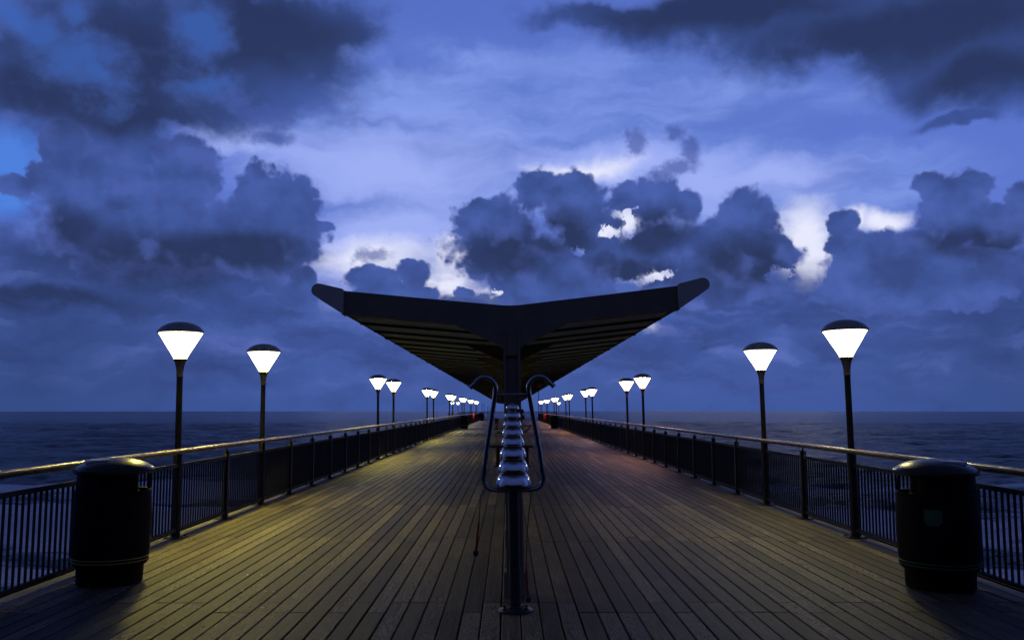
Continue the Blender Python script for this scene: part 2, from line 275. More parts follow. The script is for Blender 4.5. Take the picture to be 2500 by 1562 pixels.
def lantern(name, c, s):
    m = bpy.data.materials.new(name); m.use_nodes = True; t = m.node_tree; t.nodes.clear()
    e = t.nodes.new('ShaderNodeEmission'); e.inputs[0].default_value = (*c, 1); e.inputs[1].default_value = s
    o = t.nodes.new('ShaderNodeOutputMaterial'); t.links.new(e.outputs[0], o.inputs[0]); return m
LAMP = 780.0
def glass(name, c):
    m = bpy.data.materials.new(name); m.use_nodes = True; t = m.node_tree; t.nodes.clear()
    e = t.nodes.new('ShaderNodeEmission'); e.inputs[0].default_value = (*c, 1); 
    co_ = t.nodes.new('ShaderNodeTexCoord').outputs['Generated']; q_ = G(t); zz = q_.xyz(co_)[2]
    q_.put(e.inputs[1], q_.m('ADD', 4.2, q_.m('MULTIPLY', q_.ss(zz, .0, .85), 8.0)))
    tr = t.nodes.new('ShaderNodeBsdfTransparent'); mx = t.nodes.new('ShaderNodeMixShader'); mx.inputs[0].default_value = .3
    o = t.nodes.new('ShaderNodeOutputMaterial'); t.links.new(tr.outputs[0], mx.inputs[1]); t.links.new(e.outputs[0], mx.inputs[2]); t.links.new(mx.outputs[0], o.inputs[0]); return m
M['frosted'] = glass('frosted lit glass', (1.0, .90, .58))
M['frosted_rose'] = glass('frosted lit glass rose', (1.0, .72, .55))
M['lit_yellow'] = lantern('lit lantern yellow', (1.0, .83, .15), LAMP)
M['lit_pale'] = lantern('lit lantern pale', (1.0, .86, .30), LAMP * .36)
M['lit_rose'] = lantern('lit lantern rose', (1.0, .46, .34), LAMP * .5)
M['lit_mauve'] = lantern('lit lantern mauve', (1.0, .55, .55), LAMP * .5)
M['lit_orange'] = lantern('lit lantern orange', (1.0, .42, .07), LAMP * .9)
M['lit_pink'] = lantern('lit lantern pink', (1.0, .5, .45), LAMP * .8)
M['lit_white'] = lantern('lit lantern white', (1.0, .85, .6), LAMP * .7)

# ---------------------------------------------------------------- mesh helpers
class MB:
    def __init__(s): s.v = []; s.f = []
    def box(s, x0, x1, y0, y1, z0, z1, T=None):
        n = len(s.v)
        vs = [(x0, y0, z0), (x1, y0, z0), (x1, y1, z0), (x0, y1, z0), (x0, y0, z1), (x1, y0, z1), (x1, y1, z1), (x0, y1, z1)]
        s.v += [tuple(T @ Vector(p)) for p in vs] if T else vs
        s.f += [tuple(n + i for i in f) for f in ((0, 3, 2, 1), (4, 5, 6, 7), (0, 1, 5, 4), (1, 2, 6, 5), (2, 3, 7, 6), (3, 0, 4, 7))]
        return s
    def cbox(s, x0, x1, y0, y1, z0, z1, c=.006):
        """box with chamfered vertical and top edges"""
        ring = lambda d, z: [(x0 + c + d, y0 + d, z), (x1 - c - d, y0 + d, z), (x1 - d, y0 + c + d, z), (x1 - d, y1 - c - d, z), (x1 - c - d, y1 - d, z), (x0 + c + d, y1 - d, z), (x0 + d, y1 - c - d, z), (x0 + d, y0 + c + d, z)]
        return s.rings([ring(0, z0), ring(0, z1 - c), ring(c * .8, z1)], cap=True)
    def rings(s, rs, cap=True, closed=True):
        n = len(s.v); k = len(rs[0])
        for r in rs: s.v += [tuple(p) for p in r]
        for i in range(len(rs) - 1):
            for j in range(k if closed else k - 1):
                a = n + i * k + j; bq = n + i * k + (j + 1) % k
                s.f.append((a, bq, bq + k, a + k))
        if cap:
            s.f.append(tuple(n + j for j in reversed(range(k)))); s.f.append(tuple(n + (len(rs) - 1) * k + j for j in range(k)))
        return s
    def lathe(s, prof, seg=32, c=(0, 0, 0), cap=True):
        rs = [[(c[0] + r * math.cos(2 * math.pi * j / seg), c[1] + r * math.sin(2 * math.pi * j / seg), c[2] + z) for j in range(seg)] for r, z in prof]
        return s.rings(rs, cap)
    def tube(s, pts, r, seg=12, cap=True):
        pts = [Vector(p) for p in pts]; rs = []
        t0 = (pts[1] - pts[0]).normalized()
        nrm = t0.orthogonal().normalized()
        for i, p in enumerate(pts):
            t = ((pts[min(i + 1, len(pts) - 1)] - pts[max(i - 1, 0)])).normalized()
            nrm = (nrm - t * nrm.dot(t)).normalized(); bi = t.cross(nrm)
            rr = r[i] if isinstance(r, (list, tuple)) else r
            rs.append([p + (nrm * math.cos(2 * math.pi * j / seg) + bi * math.sin(2 * math.pi * j / seg)) * rr for j in range(seg)])
        return s.rings(rs, cap)
    def prism(s, prof, y0, y1):
        """profile in x-z swept along y"""
        return s.rings([[(x, y0, z) for x, z in prof], [(x, y1, z) for x, z in prof]], True)
    def mesh(s, name, material, smooth=None):
        me = bpy.data.meshes.new(name); me.from_pydata(s.v, [], s.f); me.materials.append(M[material])
        bm = bmesh.new(); bm.from_mesh(me); bmesh.ops.recalc_face_normals(bm, faces=bm.faces[:])
        if smooth:
            for f in bm.faces: f.smooth = True
            for e in bm.edges:
                if len(e.link_faces) == 2 and e.calc_face_angle(0) > R(smooth): e.smooth = False
        bm.to_mesh(me); bm.free(); return me
    def build(s, name, material, parent=None, smooth=None, loc=None):
        return obj(name, s.mesh(name, material, smooth), parent, loc)

def obj(name, me, parent=None, loc=None):
    o = bpy.data.objects.new(name, me); col.objects.link(o)
    if parent: o.parent = parent
    if loc: o.location = loc
    return o
def thing(name, label, cat, loc=(0, 0, 0), group=None, rot=(0, 0, 0)):
    o = bpy.data.objects.new(name, None); col.objects.link(o); o.location = loc; o.rotation_euler = rot
    o.empty_display_size = .2
    return tag(o, label, cat, group)
def tag(o, label, cat, group=None):
    o['label'] = label; o['category'] = cat
    if group: o['group'] = group
    return o
def structure(o): o['kind'] = 'structure'; return o
def copy_tree(o, parent=None):
    c = o.copy(); col.objects.link(c); c.parent = parent
    for ch in list(o.children): copy_tree(ch, c)
    return c
def arc(cx, cz, r, a0, a1, n, y=0.0):
    return [(cx + r * math.cos(R(a0 + (a1 - a0) * i / n)), y, cz + r * math.sin(R(a0 + (a1 - a0) * i / n))) for i in range(n + 1)]

# ---------------------------------------------------------------- setting: sea and deck
import numpy as np
SEA_Z = -5.6
rng = np.random.default_rng(5)
def sea_mesh():
    ra = np.concatenate([np.geomspace(24.0, 500.0, 760, endpoint=False), np.geomspace(500.0, 3250.0, 110)])
    th = np.radians(np.linspace(-52, 52, 640))
    Rr, T = np.meshgrid(ra, th, indexing='ij'); X = (Rr * np.sin(T)).astype(np.float32); Y = (Rr * np.cos(T)).astype(np.float32); Z = np.zeros_like(X)
    cell = (np.gradient(ra) * 1.0)[:, None].astype(np.float32)
    for _ in range(84):
        lam = 1.1 * (38.0 / 1.1) ** rng.random(); d = rng.normal(0.0, .62) + .15     # crests run roughly across the pier
        kx, ky = math.sin(d) * 2 * math.pi / lam, math.cos(d) * 2 * math.pi / lam
        amp = .0068 * lam ** .93 * rng.uniform(.5, 1.2)
        fade = np.clip((lam / cell - 2.4) / 2.0, 0, 1)
        ph = kx * X + ky * Y + rng.random() * 6.283
        Z += .72 * amp * fade * (np.sin(ph) + .22 * np.sin(2 * ph + 1.2))
    # surf lines rolling in along the beach side
    wob = Y + 5 * np.sin(X * .06 + 1) + 2.5 * np.sin(X * .17)
    for c_, w_, a_ in ((39, 3.2, .5), (55, 4.0, .55), (78, 5.0, .5)):
        Z += a_ * np.exp(-((wob - c_) / w_) ** 2) * (.55 + .45 * np.sin(X * .11 + c_))
    Z *= np.clip((np.radians(52) - np.abs(T)) / np.radians(6), 0, 1) * np.clip((Rr - 24) / 6, 0, 1)
    nr, nc = X.shape
    V = np.stack([X, Y, Z], -1).reshape(-1, 3)
    idx = np.arange(nr * nc).reshape(nr, nc)
    F = np.stack([idx[:-1, :-1], idx[:-1, 1:], idx[1:, 1:], idx[1:, :-1]], -1).reshape(-1, 4)[:, ::-1]
    # flat water close in and round the rest of the circle
    ev, ef = [], []
    def fan(a0, a1, rr, seg):
        n = nr * nc + len(ev)
        for r in rr:
            for j in range(seg + 1):
                a = R(a0 + (a1 - a0) * j / seg); ev.append((r * math.sin(a), r * math.cos(a), 0.0))
        for i in range(len(rr) - 1):
            for j in range(seg):
                a = n + i * (seg + 1) + j; ef.append((a, a + seg + 1, a + seg + 2, a + 1))
    fan(52, 308, [0.5, 24, 60, 400, 3250], 60); fan(-52, 52, [0.5, 12, 24], 639)
    V = np.concatenate([V, np.array(ev)]); F = np.concatenate([F, np.array(ef)])
    me = bpy.data.meshes.new('sea')
    me.vertices.add(len(V)); me.vertices.foreach_set('co', V.astype(np.float32).ravel())
    me.loops.add(F.size); me.loops.foreach_set('vertex_index', F.astype(np.int32).ravel())
    me.polygons.add(len(F)); me.polygons.foreach_set('loop_start', np.arange(0, F.size, 4, dtype=np.int32))
    me.polygons.foreach_set('use_smooth', np.ones(len(F), dtype=bool))
    me.materials.append(M['sea']); me.update(calc_edges=True); me.validate()
    return me
sea = structure(obj('sea', sea_mesh(), None, (0, 0, SEA_Z)))

# dark wooded cliff behind the viewer, where the pier starts
mb = MB(); N = 60; rows = []
for i in range(N + 1):
    a = R(-172 + 164 * i / N); x, y = 125 * math.cos(a), 125 * math.sin(a) + 5
    top = 33 + 3 * math.sin(i * .9) + 2 * math.sin(i * 2.3 + 1)
    if i < 12: top *= i / 12
    if i > N - 12: top *= (N - i) / 12
    rows.append([(x, y, -6), (x * 1.02, y * 1.02 - 1, -5.6 + top * .8), (x * 1.10, y * 1.10 - 4, -5.6 + top), (x * 1.4, y * 1.4, -5.4 + top * .9), (x * 1.4, y * 1.4, -6)])
mb.rings(rows, True)
M['cliff'] = worn('wooded cliff', (.02, .022, .016), (.035, .032, .024), .9, scale=.2, bump=0, spec=.1)
structure(mb.build('cliff', 'cliff'))

XL, XR = -4.32, 4.53          # the two lamp and fence lines
END = 134.0                   # where the narrow deck opens into the pier head
HEADX = 9.2; HEADY = 165.0
PITCH = .1585; GAP = .015
mb = MB(); tones = []
def board(x0, x1, y0, y1):
    z = random.uniform(-.0018, .0012)
    n = len(mb.f); c = .004
    r = lambda d, zz: [(x0 + d, y0, zz), (x1 - d, y0, zz), (x1 - d, y1, zz), (x0 + d, y1, zz)]
    mb.rings([r(0, -.032), r(0, z - c), r(c, z)], True)
    tones.extend([random.random()] * (len(mb.f) - n))
x = XL - .17
i = 0
while x < XR + .17:
    k0 = -2
    y = 1.0
    bays = int((END - 3.9) / 3.9) + 1
    cuts = [1.2]
    for k in range(-2, 40):
        yy = 11.72 + 3.9 * k
        if yy < 2 or yy > END - .5: continue
        w = random.random()
        if w < .46: cuts.append(yy)
        elif w < .9: cuts.append(yy - .37)
    cuts.append(END)
    g0 = random.uniform(-.001, .003); g1 = random.uniform(-.001, .004)
    for a, bq in zip(cuts[:-1], cuts[1:]):
        board(x + g0, x + PITCH - GAP + g1, a + .010, bq - .010)
    x += PITCH
deck = obj('pier_deck', mb.mesh('pier_deck', 'deck')); structure(deck)
at = deck.data.attributes.new('tone', 'FLOAT', 'FACE')
at.data.foreach_set('value', tones)
xdeck = x
und = MB().box(XL - .2, xdeck + .02, 1.0, END, -.34, -.040).box(XL - .24, XL - .2, 1.0, END, -.36, .004).box(xdeck + .02, xdeck + .06, 1.0, END, -.36, .004)
und.build('joist_bed', 'under', deck)
# pier head: a wider deck at the far end
mb = MB(); tones = []
x = -HEADX
while x < HEADX:
    for k in range(5): board(x, x + .24, END + .01 + k * 6.2, END + .005 + (k + 1) * 6.2 - .01)
    x += .25
hd = structure(obj('pier_head_deck', mb.mesh('pier_head_deck', 'deck')))
at = hd.data.attributes.new('tone', 'FLOAT', 'FACE'); at.data.foreach_set('value', tones)
MB().box(-HEADX, HEADX, END + .01, HEADY, -.5, -.04).build('joist_bed', 'under', hd)
# screw heads near the left bin, coloured pale in place of their glint
for (sx_, sy_) in SCREWS:
    MB().lathe([(.012, -.002), (.011, .002), (.006, .0045), (.001, .005)], 10).build('screw', 'plate', deck, 40, (sx_, sy_, .0015))

# ---------------------------------------------------------------- railings
BAY = 1.98; Y0 = 11.68
LAMP_K = []
for p in range(7):
    LAMP_K += [p * 9, p * 9 + 2]
def post_mesh():
    m_ = MB().cbox(-.042, .042, -.036, .036, .012, 1.0, .008)
    m_.lathe([(.05, 1.0), (.05, 1.012), (.03, 1.022), (.014, 1.03), (.014, 1.075)], 12)
    m_.cbox(-.12, .12, -.085, .085, .0015, .014, .004)
    for a in (-.09, .09):
        for b2 in (-.055, .055): m_.lathe([(.011, .014), (.011, .024), (.004, .027)], 8, (a, b2, 0))
    return m_.mesh('fence_post', 'grey_paint', 40)
def panel_mesh(length):
    m_ = MB(); a = .05; e = length - .05
    m_.box(-.022, .022, a, e, .905, .95).box(-.02, .02, a, e, .085, .12)
    nb = int(round((e - a) / .094))
    for j in range(nb + 1):
        y = a + .006 + (e - a - .012) * j / nb
        m_.box(-.0105, .0105, y - .0065, y + .0065, .12, .905)
    return m_.mesh('fence_panel', 'panel_paint')
POST = post_mesh(); PANEL = panel_mesh(BAY)
def rail_tube(pts, parent, jitter=True):
    MB().tube(pts, .037, 14).build('handrail', 'rail_wood', parent, 40)
def railing(x, label, inward):
    t = thing('railing', label, 'railing', (x, 0, 0), 'railings along the pier')
    for k in range(-4, 62):
        y = Y0 + BAY * k
        if k < 0: y = Y0 + 2.13 * k
        if k not in LAMP_K: obj('fence_post', POST, t, (0, y, 0))
        o = obj('fence_panel', PANEL, t, (0, y, 0))
        if k < 0: o.scale.y = 2.13 / BAY
    yy = Y0 - 4 * BAY - .3
    while yy < Y0 + 62 * BAY:
        ye = min(yy + BAY * 3, Y0 + 62 * BAY)
        rail_tube([(inward * .04, yy + .004, 1.112), (inward * .04, (yy + ye) / 2, 1.112), (inward * .04, ye - .004, 1.112)], t)
        yy = ye
    return t
railing(XL, 'long grey slatted railing with wooden handrail down the left side, washed in yellow lamplight', 1)
railing(XR, 'long grey slatted railing with wooden handrail down the right side, green-stickered bin against it', -1)
# pier head railings
PANEL2 = panel_mesh(3.0)
def head_rail(name, label, a, bq):
    a = Vector(a); d = Vector(bq) - a; n = max(1, int(round(d.length / 3.0)))
    t = thing('railing', label, 'railing', a, 'railings round the pier head', (0, 0, math.atan2(-d.x, d.y)))
    st_ = d.length / n
    for k in range(n):
        obj('fence_post', POST, t, (0, k * st_, 0)); o = obj('fence_panel', PANEL2, t, (0, k * st_, 0)); o.scale.y = st_ / 3.0
    obj('fence_post', POST, t, (0, d.length, 0))
    rail_tube([(0, -.03, 1.112), (0, d.length / 2, 1.112), (0, d.length + .03, 1.112)], t)
head_rail('r', 'short distant railing crossing out to sea left of the main deck', (-HEADX + .15, END + .4, 0), (XL - .2, END + .4, 0))
head_rail('r', 'short distant railing crossing out to sea right of the main deck', (XR + .2, END + .4, 0), (HEADX - .15, END + .4, 0))
head_rail('r', 'distant railing closing the far end of the pier against the sea', (-HEADX + .15, HEADY - .3, 0), (HEADX - .15, HEADY - .3, 0))

# ---------------------------------------------------------------- lamps
def make_lamp():
    root = thing('post_lamp', '', 'lamp')
    pb = MB().lathe([(.058, .012), (.058, 1.06), (.054, 1.075), (.0415, 1.09), (.0395, 2.095)], 24)
    pb.build('pole', 'grey_paint', root, 35)
    p = MB().cbox(-.125, .125, -.11, .11, .0015, .016, .004)
    for a in (-.095, .095):
        for b2 in (-.08, .08): p.lathe([(.012, .016), (.012, .028), (.005, .031)], 8, (a, b2, 0))
    p.build('base_plate', 'grey_paint', root, 40)
    MB().lathe([(.047, 2.085), (.047, 2.105), (.044, 2.11), (.045, 2.15), (.052, 2.21), (.066, 2.27), (.082, 2.305), (.0875, 2.318), (.084, 2.322)], 28).build('neck', 'canopy_paint', root, 30)
    MB().lathe([(.082, 2.322), (.135, 2.42), (.195, 2.52), (.246, 2.61), (.284, 2.672)], 36, cap=False).build('lantern', 'frosted', root, 30)
    MB().lathe([(.01, 2.594), (.06, 2.597), (.11, 2.61), (.14, 2.635), (.14, 2.652), (.01, 2.654)], 20).build('bulb', 'lit_yellow', root, 30)
    MB().lathe([(.152, 2.655), (.158, 2.592), (.154, 2.592), (.148, 2.654)], 28, cap=False).build('cutoff_skirt', 'grey_paint', root, 30)  # dark opaque skirt added round the bulb to cut its sideways light
    MB().lathe([(.286, 2.662), (.298, 2.666), (.303, 2.677), (.287, 2.70), (.25, 2.743), (.18, 2.782), (.10, 2.806), (.03, 2.814), (.004, 2.815)], 36).build('lamp_cap', 'cap_paint', root, 30)
    return root
LAMP0 = make_lamp(); used = False
def place_lamp(x, y, m_, label, group, rx=0.0, ry=0.0, s=1.0):
    global used
    o = LAMP0 if not used else copy_tree(LAMP0)
    used = True
    o.location = (x, y, 0); o.rotation_euler = (R(rx), R(ry), 0); o.scale = (s, s, s); o['label'] = label; o['group'] = group
    for ch in o.children:
        if ch.name.startswith('bulb') and m_ != 'lit_yellow':
            ch.data = ch.data.copy(); ch.data.materials[0] = M[m_]
        if ch.name.startswith('lantern') and m_ in ('lit_rose', 'lit_orange', 'lit_pink', 'lit_mauve'):
            ch.data = ch.data.copy(); ch.data.materials[0] = M['frosted_rose']
ORD = ['first', 'second', 'third', 'fourth', 'fifth', 'sixth', 'seventh']
RC = ['lit_pale', 'lit_rose', 'lit_mauve', 'lit_orange', 'lit_pink', 'lit_orange', 'lit_pink']
for p in range(7):
    for w, k in enumerate((p * 9, p * 9 + 2)):
        y = Y0 + BAY * k
        nf = 'nearer' if w == 0 else 'farther'
        place_lamp(XL, y, 'lit_yellow' if p < 4 else 'lit_white', f'lit cone lamp on the left railing, {nf} lamp of the {ORD[p]} pair from the viewer', 'lit lamps along the pier', ry=-.55 + random.uniform(-.15, .15))
        place_lamp(XR, y, RC[p], f'lit cone lamp on the right railing, {nf} lamp of the {ORD[p]} pair from the viewer', 'lit lamps along the pier', ry=-1.05 + random.uniform(-.15, .15), s=1.012)
place_lamp(-8.5, END + .7, 'lit_white', 'outer of two far lamps standing left of the deck on the pier head', 'lit lamps on the pier head')
place_lamp(-7.75, END + 2.4, 'lit_white', 'inner of two far lamps standing left of the deck on the pier head', 'lit lamps on the pier head')
place_lamp(7.75, END + 1.8, 'lit_white', 'single far lamp standing right of the deck on the pier head', 'lit lamps on the pier head')

# ---------------------------------------------------------------- litter bins
def make_bin(s):
    """s=+1: openings face +x (left bin); s=-1 mirrored"""
    root = thing('litter_bin', '', 'bin')
    MB().lathe([(.30, .0), (.318, .01), (.325, .16), (.335, .175)], 48).build('plinth', 'bin_black', root, 35)
    mb = MB()
    prof = [(.300, .175), (.350, .178), (.366, .20), (.372, .26), (.383, .45), (.384, .62), (.376, .78), (.370, .845), (.374, .87), (.368, .885), (.345, .88), (.335, .84), (.33, .6)]
    mb.lathe(prof, 56, cap=False); mb.build('body', 'bin_black', root, 30)
    # upper wall: a solid half away from the deck and two slim struts
    def wall(a0, a1, n, nm):
        w = MB(); ro, ri = .352, .335
        rs = []
        for i in range(n + 1):
            a = R(a0 + (a1 - a0) * i / n); c_, s_ = math.cos(a), math.sin(a)
            f = lambda r_, z: (s * r_ * c_, r_ * s_, z)
            rs.append([f(ro + .012, .87), f(ri + .008, .87), f(ri, 1.055), f(ro, 1.055)])
        w.rings(rs, True); w.build(nm, 'bin_black', root, 30)
    wall(92, 268, 22, 'back_wall'); wall(30, 38, 3, 'strut'); wall(-38, -30, 3, 'strut')
    MB().lathe([(.29, .2), (.30, .7), (.305, .86), (.30, .865), (.285, .7), (.27, .22)], 32, cap=False).build('liner', 'liner', root, 30)
    MB().lathe([(.27, .85), (.24, .87), (.24, 1.05), (.2, 1.06)], 32).build('inner_core', 'liner', root, 30)
    MB().lathe([(.345, 1.048), (.388, 1.045), (.396, 1.052), (.396, 1.078), (.388, 1.092), (.36, 1.112), (.31, 1.138), (.24, 1.163), (.16, 1.18), (.08, 1.188), (.004, 1.19)], 56).build('lid', 'bin_lid', root, 26)
    for z in (.222, .252):
        o = MB().lathe([(.3725 + (z - .22) * .12, z - .006), (.3765 + (z - .22) * .12, z - .004), (.3765 + (z - .22) * .12, z + .004), (.3725 + (z - .22) * .12, z + .006)], 56, cap=False).build('band', 'gold', root, 50)
    T = Matrix.Translation((-s * .10, -.13, 1.168)) @ Matrix.Rotation(R(3.5), 4, 'X') @ Matrix.Rotation(R(s * -2.5), 4, 'Y')
    MB().box(-.115, .115, -.085, .085, -.02, .012, T).build('stub_plate', 'plate', root)
    return root
def emblem(root, s):
    """rounded tidy sign wrapped on the bin wall"""
    w = MB(); cx_ = -118.0; hw = 12.0; z0, z1 = .60, .745; N = 12
    def pt(u, v_, r_):
        rr = .6
        t = 1.0 if v_ > .35 else math.sqrt(max(0.05, 1 - ((.35 - v_) / .35) ** 2 * .75))
        a = R(cx_ + u * hw * t); z = z0 + (z1 - z0) * v_
        rad_ = .3845 - max(0, z - .62) ** 2 * .35 + r_
        return (-s * -1 * rad_ * math.cos(a) if s > 0 else rad_ * math.cos(a), rad_ * math.sin(a), z)
    rs = []
    for j in range(N + 1):
        v_ = j / N
        rs.append([pt(-1 + 2 * i / 8, v_, .0035) for i in range(9)] + [pt(1 - 2 * i / 8, v_, .0005) for i in range(9)])
    w.rings(rs, True); w.build('emblem', 'green', root, 40)
GB = 'black litter bins'
bl = make_bin(1); bl.location = (-3.845, 8.72, 0); bl.rotation_euler.z = R(2); bl.scale = (.93, .93, 1)
tag(bl, 'black domed litter bin against the left railing with bright yellow lamplit lid', 'bin', GB)
br = make_bin(-1); br.location = (4.06, 8.46, 0); br.rotation_euler.z = R(-3); br.scale = (.955, .955, 1); emblem(br, -1)
tag(br, 'black domed litter bin against the right railing with a green sign on its side', 'bin', GB)
for ch in br.children:
    if ch.name.startswith('band'): ch.data = ch.data.copy(); ch.data.materials[0] = M['green']
c = copy_tree(bl); c.location = (-3.86, 77.9, 0); c['label'] = 'small distant black bin halfway down the left railing'
c = copy_tree(bl); c.location = (-3.88, 130.2, 0); c['label'] = 'tiny black bin at the far end of the left railing, past the red box'
c = copy_tree(br); c.location = (4.05, 77.9, 0); c['label'] = 'small distant black bin halfway down the right railing'
for ch in list(c.children):
    if ch.name.startswith('emblem'): bpy.data.objects.remove(ch)

# red boxes hung on the rails far down the pier
def red_box(x, y, label):
    t = thing('rescue_box', label, 'red box', (x, y, 0), 'red boxes on the railings')
    m_ = MB()
    rs = []
    for z, w, d in ((.36, .08, .06), (.44, .12, .09), (.75, .16, .11), (.98, .16, .11), (1.06, .14, .09), (1.09, .10, .05)):
        rs.append([(w * math.cos(a) * (1 if abs(math.cos(a)) < .8 else .96), d * math.sin(a), z) for a in [R(22.5 * i) for i in range(16)]])
    m_.rings(rs, True).build('case', 'red', t, 40)
    MB().box(-.14, .14, -.02, .02, 1.092, 1.12).build('hook', 'steel', t)
red_box(XL + .2, 105.5, 'red box hung on the left railing far down the pier')
red_box(XR - .2, 105.5, 'red box hung on the right railing far down the pier')

# ---------------------------------------------------------------- canopy
CX, CY0, CY1 = .066, 8.12, 135.0
can = thing('canopy', 'long dark gull-wing canopy on a row of central columns down the pier', 'canopy', (CX, 0, 0), None, (0, R(-.9), 0))
STEP = 2.8; NCOL = int((CY1 - CY0) / STEP) + 1
COLUMN = MB()
COLUMN.box(-.078, -.058, -.075, .075, .0, 2.40).box(.058, .078, -.075, .075, .0, 2.40).box(-.058, .058, -.012, .012, .0, 2.40)
COLUMN.box(-.10, .10, -.10, .10, .0015, .22)
COLUMN = COLUMN.mesh('column', 'canopy_paint')
def beam_mesh():
    top = [(1.555, 2.772), (.9, 2.700), (.25, 2.632), (.08, 2.614), (0, 2.611)]
    top = top + [(-a, z) for a, z in reversed(top[:-1])]
    bot = [(-1.555, 2.563), (-.53, 2.462), (-.105, 2.255), (-.079, 2.235), (-.079, 2.15), (.079, 2.15), (.079, 2.235), (.105, 2.255), (.53, 2.462), (1.555, 2.563)]
    n = len(top)
    m_ = MB().prism(top + bot, -.055, .055)
    # thin flange along the bottom and top edges
    for a, b2 in zip(bot[:-1], bot[1:]):
        if abs(a[0]) < .1 and abs(b2[0]) < .1: continue
        d = Vector((b2[0] - a[0], b2[1] - a[1])).normalized(); nn = Vector((-d.y, d.x)) * .012
        m_.prism([(a[0], a[1] - .001), (b2[0], b2[1] - .001), (b2[0], b2[1] - .014), (a[0], a[1] - .014)], -.075, .075)
    return m_.mesh('beam', 'canopy_paint')
BEAM = beam_mesh()
for k in range(NCOL):
    y = CY0 + STEP * k
    obj('column', COLUMN, can, (0, y, 0)); obj('beam', BEAM, can, (0, y, 0))
# ribbed roof sheets, one per wing, between the beams' top and bottom edges
def wing(s):
    m_ = MB(); y = CY0 + .058; pts = []
    zi, zo = 2.425, 2.578
    def row(y, dz):
        n = len(m_.v)
        m_.v.extend([(s * .02, y, zi + dz), (s * .55, y, zi + (zo - zi) * .34 + dz), (s * 1.05, y, zi + (zo - zi) * .67 + dz), (s * 1.556, y, zo + dz), (s * 1.556, y, zo + .165), (s * .02, y, zi + .165)])
        if n:
            for j in range(5): m_.f.append((n - 6 + j, n - 5 + j, n + 1 + j, n + j))
            m_.f.append((n - 1, n - 6, n, n + 5))
    per = STEP / 3; i = 0
    row(y, 0.0)
    while y < CY1 - per - .05:
        # a bay of shallow corrugations, then a rib that hangs lower
        fine = 9 if y < 50 else 3
        for q_ in range(fine):
            a = y + (per - .075) * q_ / fine; w = (per - .075) / fine
            row(a + w * .15, .0); row(a + w * .3, .007); row(a + w * .7, .007); row(a + w * .85, .0)
        row(y + per - .07, .0); row(y + per - .064, -.024); row(y + per - .016, -.024); row(y + per - .01, .0)
        y += per
    row(CY1, 0.0)
    n = len(m_.v); m_.f.append(tuple(range(6))); m_.f.append(tuple(range(n - 6, n)))
    o = m_.build('roof_sheet', 'soffit', can); me = o.data; me.materials.append(M['rib_paint'])
    for p_ in me.polygons:
        zs = [me.vertices[v_].co for v_ in p_.vertices]
        if len(zs) == 4 and all(abs(c_.x) < 1.557 for c_ in zs) and min(c_.z - (zi + (zo - zi) * max(0, min(1, (abs(c_.x) - .02) / 1.536))) for c_ in zs) < -.012: p_.material_index = 1
wing(1); wing(-1)
def gutter(s):
    pr = [(1.540, 2.552), (1.732, 2.676), (1.785, 2.714)] + [(1.765 + .062 * math.cos(a), 2.772 + .060 * math.sin(a)) for a in [R(-50 + 17 * i) for i in range(10)]] + [(1.56, 2.785), (1.540, 2.776)]
    pr = [(s * a, z) for a, z in pr]
    m_ = MB()
    m_.prism(pr, CY0 - .09, CY1); m_.build('gutter', 'gutter_paint', can, 35)
    cx_, cz_ = s * 1.66, 2.715
    cap = [(cx_ + (a - cx_) * 1.02, cz_ + (z - cz_) * 1.03) for a, z in pr]
    MB().prism(cap, CY0 - .104, CY0 - .091).build('end_cap', 'gutter_paint', can, 35)
gutter(1); gutter(-1)

# ---------------------------------------------------------------- bell tree (outdoor instrument)
bt = thing('bell_tree', 'steel bell tree of eight stacked chrome bells in a curled tube frame', 'bell tree', (.06, 7.5, 0), None, (0, R(-.9), 0))
MB().tube([(0, 0, .018), (0, 0, .5), (0, 0, .985)], .0465, 24).build('pole', 'dull_steel', bt, 40)
p = MB().lathe([(.142, .0015), (.142, .012), (.134, .019), (.05, .021)], 40)
for a in range(6): p.lathe([(.013, .018), (.013, .032), (.006, .036)], 6, (.105 * math.cos(R(60 * a + 30)), .105 * math.sin(R(60 * a + 30)), 0))
p.lathe([(.062, .02), (.062, .034), (.047, .038)], 24)
p.build('base_plate', 'dull_steel', bt, 40)
half = [(0, 0, .985), (.10, 0, .985), (.165, 0, .99)] + [(.165 + .085 * math.cos(R(a)), 0, 1.075 + .085 * math.sin(R(a))) for a in (-75, -55, -35, -15, 3)] + [(.225, 0, 1.30), (.182, 0, 1.56), (.142, 0, 1.80)]
half += [(.232 + .093 * math.cos(R(a)), 0, 1.838 + .098 * math.sin(R(a))) for a in (176, 158, 140, 120, 100, 80, 62, 44, 28)] + [(.345, 0, 1.858), (.358, 0, 1.842)]
pts = [(-a, b2, c2) for a, b2, c2 in reversed(half[1:])] + half
MB().tube(pts, .0205, 16).build('frame', 'steel', bt, 50)
MB().tube([(-.146, 0, 1.785), (0, 0, 1.785), (.146, 0, 1.785)], .0095, 12).build('crossbar', 'steel', bt, 50)
MB().tube([(0, .0, .985), (0, .0, 1.72)], .012, 12).build('spindle', 'dull_steel', bt, 40)
BELLS = [(1.018, .150), (1.139, .131), (1.258, .114), (1.358, .100), (1.440, .089), (1.516, .078), (1.590, .068), (1.662, .056)]
for z, r in BELLS:
    pr = [(r * .93, -.004), (r, 0), (r * 1.0, r * .04)] + [(r * math.cos(R(a)) ** .78, r * .94 * math.sin(R(a))) for a in range(8, 89, 8)] + [(.003, r * .92)]
    MB().lathe([(a, z + zz) for a, zz in pr], 40).build('bell', 'chrome', bt, 50)
    
